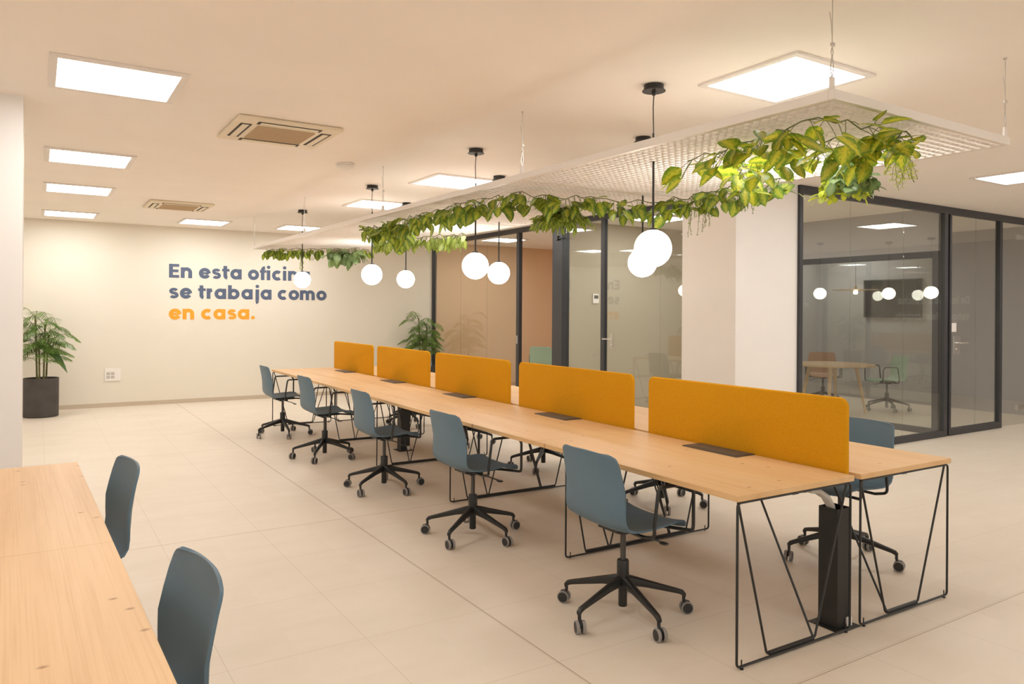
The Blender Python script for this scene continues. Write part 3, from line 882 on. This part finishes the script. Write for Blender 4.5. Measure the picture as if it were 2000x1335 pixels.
def caster_mesh():
    mb = MB()
    for s_ in (-1, 1):
        A = Matrix.Translation((0, 0, .031)) @ Matrix.Rotation(PI / 2, 4, 'X') @ Matrix.Translation((0, 0, s_ * .0155))
        mb.lathe([(.001, -.009), (.024, -.009), (.026, -.007), (.026, .007), (.024, .009), (.001, .009)], 22, 0, A)
        mb.lathe([(.025, -.0075), (.029, -.008), (.031, -.005), (.031, .005), (.029, .008), (.025, .0075)], 22, 1, A)
    mb.bbox(-.016, .016, -.0055, .0055, .030, .062, .002, 0)
    mb.tube([(-.008, 0, .055), (-.014, 0, .07), (-.014, 0, .088)], .0085, 10, mat=0)
    return mb
def make_chair(name, label, shell_m, group):
    t = thing(name, label, 'chair', (0, 0, 0), 0, group)
    shell_mesh().build('seat_shell', shell_m, t)
    for s_ in (-1, 1):
        y = s_ * .272
        a = MB()
        pts = [(-.04, s_ * .03, .445), (-.04, s_ * .20, .443), (-.045, y, .46), (-.045, y, .51), (-.02, y, .690), (.178, y, .690), (.208, y, .645), (.208, y, .486), (.208, y - s_ * .004, .456), (.16, s_ * .10, .446), (.10, s_ * .03, .446)]
        a.tube(fillet(pts, .03, 5), .0085, 10)
        a.build('armrest', M['black_metal'], t)
    MB().bbox(-.10, .13, -.075, .075, .436, .455, .004).bbox(-.05, .05, -.05, .05, .415, .437, .006).build('seat_mount', M['black_metal'], t)
    MB().tube(fillet([(.0, -.04, .425), (.05, -.13, .412), (.09, -.18, .395)], .02), .0045, 8).bbox(.075, .105, -.215, -.175, .388, .398, .004).build('lever', M['dark_steel'], t)
    MB().lathe([(.0, .24), (.014, .24), (.014, .42), (.0, .42)], 18).build('gas_lift', M['dark_steel'], t)
    b = MB()
    b.lathe([(.0, .048), (.021, .048), (.022, .052), (.022, .15), (.030, .165), (.030, .272), (.027, .278), (.0, .278)], 22)
    for k in range(5):
        A = Matrix.Rotation(2 * PI * k / 5, 4, 'Z')
        P = [(.012, .176, .021, .028), (.05, .170, .020, .025), (.11, .157, .0175, .020), (.20, .134, .0150, .016), (.285, .112, .0125, .013), (.306, .104, .0125, .013), (.319, .090, .012, .012)]
        vs = []; fs = []; n = 10
        for (x, z, hy, hz) in P:
            for q in range(n):
                an = 2 * PI * q / n
                cx_, sx_ = math.cos(an), math.sin(an)
                vs.append((x + (.25 * hz * sx_ if x > .3 else 0), hy * math.copysign(abs(cx_) ** .7, cx_), z + hz * math.copysign(abs(sx_) ** .7, sx_)))
        for i in range(len(P) - 1):
            for q in range(n):
                q2 = (q + 1) % n
                fs.append((i * n + q, i * n + q2, (i + 1) * n + q2, (i + 1) * n + q))
        fs.append(tuple(range(n))[::-1]); fs.append(tuple((len(P) - 1) * n + q for q in range(n)))
        b.add(vs, fs, 0, True, None, A)
    bo = b.build('star_base', M['black_metal'], t)
    random.seed(11)
    cm = caster_mesh()
    first = None
    for k in range(5):
        a = 2 * PI * k / 5
        if first is None:
            o = cm.build('caster', [M['black_plastic'], M['grey_rubber']], bo); first = o
        else:
            o = first.copy(); COL.objects.link(o); o.parent = bo
        o.rotation_euler = (0, 0, a + random.uniform(-1.2, 1.2))
        q = o.rotation_euler.z
        o.location = (.312 * math.cos(a) + .014 * math.cos(q), .312 * math.sin(a) + .014 * math.sin(q), 0)
    return t
GB = 'blue-grey swivel chairs along the workbench'
def base_turn(ch, deg):
    for c in ch.children:
        if c.name.startswith('star_base'): c.rotation_euler = (0, 0, R(deg))
chair0 = make_chair('swivel_chair', 'nearest blue-grey swivel chair on the left side of the workbench, beside the camera end', M['blue_shell'], GB)
chair0.location = (-.012, .712, 0); base_turn(chair0, 45)
def place(proto, x, y, rz, turn, label, group=GB):
    c = dup(proto, (x, y, 0), rz, label, group); base_turn(c, turn); return c
place(chair0, .0, 2.257, .02, 67, 'second blue-grey swivel chair from the camera end on the left side of the workbench')
place(chair0, .012, 3.812, .0, 66, 'third blue-grey swivel chair from the camera end on the left side of the workbench')
place(chair0, .02, 5.39, .02, 17, 'fourth blue-grey swivel chair from the camera end on the left side of the workbench')
place(chair0, .03, 6.99, .0, 52, 'farthest blue-grey swivel chair on the left side of the workbench')
place(chair0, 1.673, .652, PI, 4 - 180, 'blue-grey swivel chair behind the nearest mustard screen on the right side of the workbench')
place(chair0, 1.69, 2.22, PI + .1, 12 - 180, 'second swivel chair from the camera end on the far side of the workbench')
place(chair0, 1.67, 3.83, PI - .05, 10 - 180, 'third swivel chair from the camera end on the far side, casters seen under the tabletop')
place(chair0, 1.67, 5.40, PI, 30 - 180, 'fourth swivel chair on the far side, seen beneath the bench behind the middle cable column')
place(chair0, 1.68, 6.95, PI, 50 - 180, 'farthest swivel chair on the far side of the workbench, seen beneath the tabletop')
place(chair0, -2.35, -.075, PI + .10, 20, 'blue-grey swivel chair in the left foreground, cut by the bottom edge', 'blue-grey swivel chairs at the left bench')
place(chair0, -2.37, 1.49, PI + .11, 50, 'blue-grey swivel chair at the far end of the left foreground bench', 'blue-grey swivel chairs at the left bench')

# ------------------------------------------------------------------ leaves and garlands
class Leaves(MB):
    cnt = 0
    def leaf(s, p, d, n, L, W, fold=.18, curl=.25, shape='ovate', seg=5):
        """leaf blade growing from p along d, upper side n"""
        d = d.normalized(); n = (n - d * n.dot(d))
        if n.length < 1e-4: n = d.orthogonal()
        n.normalize(); sd = d.cross(n)
        Leaves.cnt += 1; base = Leaves.cnt % 400
        vs = []; uv = []; fs = []
        for i in range(seg + 1):
            t = i / seg
            if shape == 'ovate': wd = math.sin(PI * min(1, t ** .72 * .96 + .04)) ** .68 * (1.0 if t < .99 else .25)
            elif shape == 'round': wd = math.sqrt(max(0, 1 - (2 * t - 1) ** 2)) * .98 + .02
            else: wd = math.sin(PI * (t * .94 + .05)) ** .7
            wd *= W / 2
            c = p + d * (L * t) - n * (curl * L * t * t)
            for u in (-1, 0, 1):
                vs.append(c + sd * (wd * u) + n * (fold * wd * (abs(u) - .0) * 1.0))
                uv.append((u, base + .05 + .9 * t))
        for i in range(seg):
            for k in range(2):
                a = i * 3 + k
                fs.append((a, a + 1, a + 4, a + 3))
        s.add(vs, fs, 0, True, uv)
def catmull(P, step=.05):
    P = [Vector(p) for p in P]; out = []
    for i in range(len(P) - 1):
        p0 = P[max(i - 1, 0)]; p1 = P[i]; p2 = P[i + 1]; p3 = P[min(i + 2, len(P) - 1)]
        n = max(2, int((p2 - p1).length / step))
        for k in range(n):
            t = k / n
            out.append(.5 * ((2 * p1) + (p2 - p0) * t + (2 * p0 - 5 * p1 + 4 * p2 - p3) * t * t + (3 * p1 - p0 - 3 * p2 + p3) * t ** 3))
    out.append(P[-1]); return out
def rv(a=1): return Vector((random.uniform(-a, a), random.uniform(-a, a), random.uniform(-a, a)))
def garland(label, paths, m, per_m, L, W, droop=.05, spread=.06, stem_m='stem', name='leaf_garland', shape='ovate', extra=None, cat='plant', hang=.6, group='garlands on the canopy', seg=5):
    org = Vector(paths[0][0])
    t = thing(name, label, cat, org, 0, group)
    st = MB(); lf = Leaves()
    for P in paths:
        pts = [p - org for p in catmull(P, .06)]
        for i, p in enumerate(pts):
            p += Vector((random.uniform(-.012, .012), random.uniform(-.012, .012), random.uniform(-droop, 0) * .6))
            p.z = min(p.z, CZ - .008 - org.z)
        st.tube(pts, .0032, 6)
        ln = sum((pts[i + 1] - pts[i]).length for i in range(len(pts) - 1))
        n = int(ln * per_m)
        for k in range(n):
            q = random.random() * (len(pts) - 1); i = int(q); p = pts[i].lerp(pts[min(i + 1, len(pts) - 1)], q - i)
            d = Vector((random.gauss(0, 1), random.gauss(0, 1), random.uniform(-hang - .5, .35 - hang * .3)))
            d.normalize()
            pet = random.uniform(.3, 1) * spread
            p2 = p + d * pet + Vector((0, 0, -random.uniform(0, droop)))
            p2.z = min(p2.z, CZ - .012 - org.z)
            st.tube([p, p.lerp(p2, .5) + Vector((0, 0, .004)), p2], .0016, 5)
            dd = (d + Vector((0, 0, -hang)) + rv(.35)).normalized()
            nn = Vector((random.uniform(-.5, .5), random.uniform(-.5, .5), 1)) + rv(.3)
            s_ = random.uniform(.7, 1.2)
            # keep blades below the grid
            if p2.z + dd.z * L * s_ > CZ - .012 - org.z: dd.z = -abs(dd.z)
            lf.leaf(p2, dd, nn, L * s_, W * s_, random.uniform(.02, .2), random.uniform(.05, .45), shape, seg)
    st.build('vine', M[stem_m], t)
    lf.build('foliage', M[m], t)
    return t
def sprigs(label, pts, length, m='dry_sprig', name='hanging_sprig', strands=4, lw=(.012, .0045), dense=110, spread=.05, curly=.02):
    org = Vector(pts[0]); t = thing(name, label, 'plant', org, 0, 'sprigs on the canopy')
    st = MB(); lf = Leaves()
    for p in pts:
        p = Vector(p) - org
        for k in range(strands):
            a = random.uniform(0, 2 * PI); L = length * random.uniform(.55, 1.05); q = [p.copy()]
            dirv = Vector((math.cos(a) * spread / L * .5, math.sin(a) * spread / L * .5, -1))
            for i in range(10):
                q.append(q[-1] + (dirv + Vector((random.uniform(-curly, curly) * 10, random.uniform(-curly, curly) * 10, 0))) * (L / 10))
            st.tube(q, .0013, 5)
            for i in range(int(L * dense)):
                x = random.random() * 9.99; j = int(x); b = q[j].lerp(q[j + 1], x - j)
                lf.leaf(b, Vector((random.gauss(0, 1), random.gauss(0, 1), random.uniform(-1, .4))), rv(1), lw[0] * random.uniform(.7, 1.4), lw[1] * random.uniform(.8, 1.2), .1, .1, 'ovate', 3)
    st.build('stem', M['stem'], t); lf.build('foliage', M[m if m != 'dry_sprig' else 'fern'], t)
    return t
Zc = CZ - .03
random.seed(21)
garland('large yellow-green variegated vine garland at the near end of the canopy',
        [[(.93, -.20, Zc), (.72, -.20, Zc), (.55, -.19, Zc), (.40, -.16, Zc), (.33, -.05, Zc), (.36, .06, Zc), (.42, .25, Zc), (.47, .5, Zc), (.455, .74, Zc)],
         [(.93, -.17, Zc), (.95, -.03, Zc), (.90, .07, Zc), (.83, .17, Zc), (.73, .26, Zc), (.80, .44, Zc), (.78, .58, Zc), (.90, .77, Zc), (1.10, .95, Zc)],
         [(1.0, -.12, Zc), (.84, -.04, Zc), (.74, .05, Zc), (.66, .14, Zc)]],
        'pothos', 50, .118, .090, .075, .09, hang=.08)
garland('long green and yellow vine garland crossing beneath the middle of the canopy',
        [[(1.48, .86, Zc), (1.30, .96, Zc), (1.33, 1.22, Zc), (1.42, 1.57, Zc), (1.42, 1.90, Zc), (1.25, 2.12, Zc), (.90, 2.15, Zc), (.60, 2.20, Zc), (.36, 2.34, Zc), (.29, 2.66, Zc)]],
        'pothos_green', 66, .10, .078, .07, .06, hang=.35)
garland('leafy vine garland along the left edge of the canopy above the middle globes',
        [[(.29, 2.70, Zc), (.275, 3.12, Zc), (.30, 3.78, Zc), (.34, 4.58, Zc), (.29, 5.0, Zc)], [(.26, 4.39, Zc), (.48, 4.60, Zc), (.82, 5.24, Zc), (1.03, 6.0, Zc), (.90, 6.26, Zc)]],
        'pothos_green', 64, .105, .080, .07, .07, hang=.35)
garland('pale lime garland at the far right edge of the canopy above the glass partition',
        [[(.90, 6.2, Zc), (.95, 5.70, Zc), (1.13, 5.49, Zc), (1.24, 5.15, Zc), (1.32, 4.80, Zc)], [(1.3, 5.6, Zc), (1.36, 5.0, Zc)]],
        'pale_leaf', 85, .085, .055, .07, .05, hang=.9)
garland('small-leaved vine garland at the far end of the canopy above the wall slogan',
        [[(.18, 8.40, Zc), (.28, 8.23, Zc), (.48, 7.97, Zc), (.73, 7.88, Zc), (1.07, 7.84, Zc), (1.30, 7.46, Zc)]],
        'pothos_green', 80, .10, .07, .05, .05, hang=.8)
garland('bushy clump of broad green leaves near the far end of the canopy',
        [[(.85, 7.60, Zc), (1.0, 7.5, Zc), (1.15, 7.42, Zc)]], 'round_leaf', 190, .12, .09, .12, .11, hang=.5, name='leaf_cluster')
def bunch(label, c, n, rad, L, W, m, droop, shape='ovate', name='leaf_cluster'):
    t = thing(name, label, 'plant', c, 0, 'leaf bunches on the canopy')
    st = MB(); lf = Leaves()
    for k in range(n):
        a = random.uniform(0, 2 * PI); ln = rad * math.sqrt(random.random()) * random.uniform(.8, 1.2)
        up = random.uniform(.0, .012)
        p1 = Vector((math.cos(a) * ln * .5, math.sin(a) * ln * .5, -.02 - droop * .25)); p2 = Vector((math.cos(a) * ln, math.sin(a) * ln, -droop * (ln / rad) ** 1.4 - random.uniform(.0, .06) - .03))
        pts = catmull([(0, 0, 0), p1, p2], .03)
        st.tube(pts, .0014, 5)
        for q in pts[1:]:
            d = Vector((math.cos(a), math.sin(a), -.6)) + rv(.8)
            lf.leaf(q, d, Vector((0, 0, 1)) + rv(.6), L * random.uniform(.7, 1.2), W * random.uniform(.8, 1.2), .15, .3, shape, 4)
    st.build('stem', M['stem'], t); lf.build('foliage', M[m], t)
    return t
bunch('dense dark fern bunch hanging under the middle of the canopy right of the globe pair', (1.20, 2.90, CZ - .01), 130, .24, .075, .032, 'fern', .07)
bunch('grey-green round-leaved bunch at the near right edge of the canopy', (1.47, .42, CZ - .01), 20, .15, .075, .065, 'round_leaf', .09, 'round')
bunch('bright lime small-leaved bunch hanging lowest at the near right edge of the canopy', (1.56, .60, CZ - .03), 30, .16, .055, .040, 'lime_leaf', .12, 'round')
sprigs('olive hanging sprig with tiny leaves in front of the white column', [(1.40, 1.62, CZ - .04), (1.43, 1.56, CZ - .04), (1.41, 1.50, CZ - .04)], .30, strands=4)
sprigs('thin hanging sprig in the vine just left of the lime bunch', [(1.10, .93, CZ - .03), (1.16, .93, CZ - .03)], .24, strands=4)
sprigs('feathery light green hanging sprig at the far right of the near canopy plants', [(1.36, .06, CZ - .02), (1.39, .09, CZ - .02), (1.34, .12, CZ - .02)], .19, m='lime_leaf', strands=6, lw=(.022, .004), dense=190, spread=.10, curly=.035)
sprigs('pale trailing sprig at the far end of the canopy beside the last globe', [(.55, 8.0, CZ - .05)], .30, m='pale_leaf', strands=5, lw=(.03, .012), dense=50)

# ------------------------------------------------------------------ potted palms
def palm(label, x, y, seed, hts, pr, ph, extra_leaf=False, xmax=3.93):
    random.seed(seed)
    t = thing('potted_palm', label, 'potted plant', (x, y, 0), 0, 'potted palms by the far wall')
    MB().lathe([(.001, .004), (pr * .96, .0), (pr, .01), (pr * 1.01, ph), (pr * .95, ph), (pr * .94, ph - .05), (.001, ph - .05)], 40).build('planter', M['pot'], t)
    MB().lathe([(.001, ph - .03), (pr * .9, ph - .035), (pr * .93, ph - .048)], 30).build('soil', M['soil'], t)
    cn_ = MB(); fr = MB(); lf = Leaves()
    for (sx, sy, h) in hts:
        top = Vector((sx * 1.5, sy * 1.5, h))
        cn_.tube(catmull([(sx, sy, ph - .05), (sx * 1.2, sy * 1.2, (ph + h) / 2), top], .1), .012, 8)
        nfr = 13
        for k in range(nfr):
            f_ = k / nfr
            a = k * 2.4 + random.uniform(-.3, .3)
            z0 = ph + (h - ph) * (.35 + .65 * f_)
            p0 = Vector((sx * 1.35, sy * 1.35, z0))
            L = random.uniform(.26, .38)
            dr = Vector((math.cos(a), math.sin(a), 0))
            el = .75 + .5 * f_
            ctl = [p0, p0 + dr * L * .35 + Vector((0, 0, L * .35 * el)), p0 + dr * L * .75 + Vector((0, 0, L * .38 * el)), p0 + dr * L * 1.08 + Vector((0, 0, L * .12 * el))]
            ctl = [Vector((min(c[0], xmax - x), min(c[1], YW - y - .03), c[2])) for c in ctl]
            rp = catmull(ctl, .021)
            fr.tube(rp, .003, 5)
            n = len(rp)
            for i in range(int(n * .2), n):
                tt = i / (n - 1); tang = (rp[min(i + 1, n - 1)] - rp[i - 1]).normalized()
                sd = tang.cross(Vector((0, 0, 1))).normalized()
                LL = .15 * math.sin(PI * min(.97, .2 + .8 * tt)) + .025
                for s_ in (-1, 1):
                    d = sd * s_ + tang * .75 + Vector((0, 0, -.25)) + rv(.1)
                    tip = rp[i] + d.normalized() * LL
                    if tip.y > YW - y - .02 or tip.x > xmax - x + .03: continue
                    lf.leaf(rp[i], d, Vector((0, 0, 1)), LL, .0135, .1, .25, 'strap', 3)
    cn_.build('stem', M['cane'], t); fr.build('frond_rib', M['stem'], t); lf.build('foliage', M['palm'], t)
    if extra_leaf:
        b = Leaves()
        b.leaf(Vector((-.05, -.04, 1.02)), Vector((.5, -.25, -.12)), Vector((0, -.5, 1)), .42, .17, .2, .9, 'ovate', 8)
        q = MB().tube(catmull([(-.04, -.02, ph - .04), (-.06, -.03, .8), (-.05, -.04, 1.02)], .05), .008, 6)
        q.build('broad_leaf_stalk', M['stem'], t)
        b.build('broad_leaf', M['dark_leaf'], t)
    return t
palm('tall potted palm in a charcoal pot against the far wall beside the left pillar', -2.43, 10.28, 3, [(-.05, .02, 1.42), (.03, -.03, 1.30), (.06, .04, 1.15), (-.02, -.06, 1.05)], .215, .54, True)
palm('potted palm in the far right corner beside the glass partition', 3.55, 10.45, 9, [(-.05, .02, 1.38), (.04, -.03, 1.22), (.05, .05, 1.05), (-.03, -.06, .95)], .20, .52)

# ------------------------------------------------------------------ far wall socket plate, thermostat
t = thing('wall_socket', 'white wall socket plate low on the cream wall right of the potted palm', 'socket', (-1.49, YW, .495))
MB().bbox(-.11, .11, -.012, -.001, -.095, .095, .004).build('plate', M['white_plastic'], t)
for i in range(2):
    for j in range(2):
        MB().bbox(-.085 + i * .06, -.037 + i * .06, -.0145, -.0115, -.055 + j * .055, -.012 + j * .055, .002).build('outlet', M['conduit'], t, label='grey outlet')
MB().bbox(.03, .085, -.0145, -.0115, -.06, .05, .002).build('cover', M['white_plastic'], t)
t = thing('thermostat', 'small white thermostat on the partition wall behind the glass', 'thermostat', (4.55, 6.64, 1.71))
MB().bbox(-.055, .055, -.022, -.001, -.07, .07, .006).build('housing', M['white_plastic'], t)
MB().bbox(-.04, .04, -.025, -.0225, .0, .05, .002).build('display', M['dark_steel'], t, label='grey display')

# ------------------------------------------------------------------ meeting room behind the right glass front
def round_table(label, x, y, r, nleg=4):
    t = thing('round_table', label, 'table', (x, y, 0))
    MB().lathe([(.001, .715), (r - .006, .715), (r, .72), (r, .736), (r - .006, .742), (.001, .742)], 56).build('tabletop', M['pine'], t)
    for k in range(nleg):
        a = k * 2 * PI / nleg + .5
        MB().tube([(r * .78 * math.cos(a), r * .78 * math.sin(a), 0), (r * .55 * math.cos(a), r * .55 * math.sin(a), .714)], .025, 12, radii=[.018, .03]).build('leg', M['pine'], t)
    return t
round_table('round pale wood table behind the glass front right of the white column', 7.85, 4.95, .60)
mint = make_chair('swivel_chair', 'mint green swivel chair to the right of the round table behind the glass', M['mint_shell'], 'swivel chairs in the meeting room')
mint.location = (8.75, 4.62, 0); mint.rotation_euler = (0, 0, R(150)); base_turn(mint, 10)
def recolour(ch, m):
    for c in ch.children:
        if c.name.startswith('seat_shell'):
            c.data = c.data.copy(); c.data.materials[0] = m
    return ch
place(mint, 7.60, 6.05, R(-85), 30, 'mint green swivel chair at the left rear of the round table, behind the glass', 'swivel chairs in the meeting room')
recolour(place(mint, 8.75, 5.75, R(-140), 50, 'terracotta swivel chair behind the round table in the meeting room', 'swivel chairs in the meeting room'), M['terracotta_shell'])
t = thing('disc_pendant', 'thin flat disc pendant with a small glowing bulb over the round table', 'pendant light', (8.12, 4.75, H))
MB().lathe([(.001, -.001), (.05, -.001), (.05, -.025), (.001, -.025)], 24).build('ceiling_rose', M['black_metal'], t)
MB().tube([(0, 0, -.02), (0, 0, -.94)], .003, 6).build('cord', M['black_plastic'], t)
MB().lathe([(.001, -.955), (.33, -.961), (.33, -.965), (.001, -.961)], 48).lathe([(.018, -.90), (.018, -.955)], 14).build('shade', M['pine'], t)
MB().sphere((0, 0, -1.0), .032, 20, 12).build('bulb', M['bulb'], t)
t = thing('television', 'dark flat television on the grey meeting room wall behind the glass', 'television', (10.05, 5.3, 1.78))
MB().bbox(-.05, -.002, -.52, .52, -.33, .33, .006).build('housing', M['black_plastic'], t)
MB().bbox(-.053, -.0505, -.50, .50, -.31, .31, .001).build('screen', M['screen_black'], t)
# small office behind the left glass
round_table('small round table in the tan room seen through the open doorway', 6.35, 10.1, .40)
m2 = place(mint, 5.78, 9.75, R(40), 10, 'mint green swivel chair in the tan room seen through the open doorway', 'swivel chairs in the tan room')
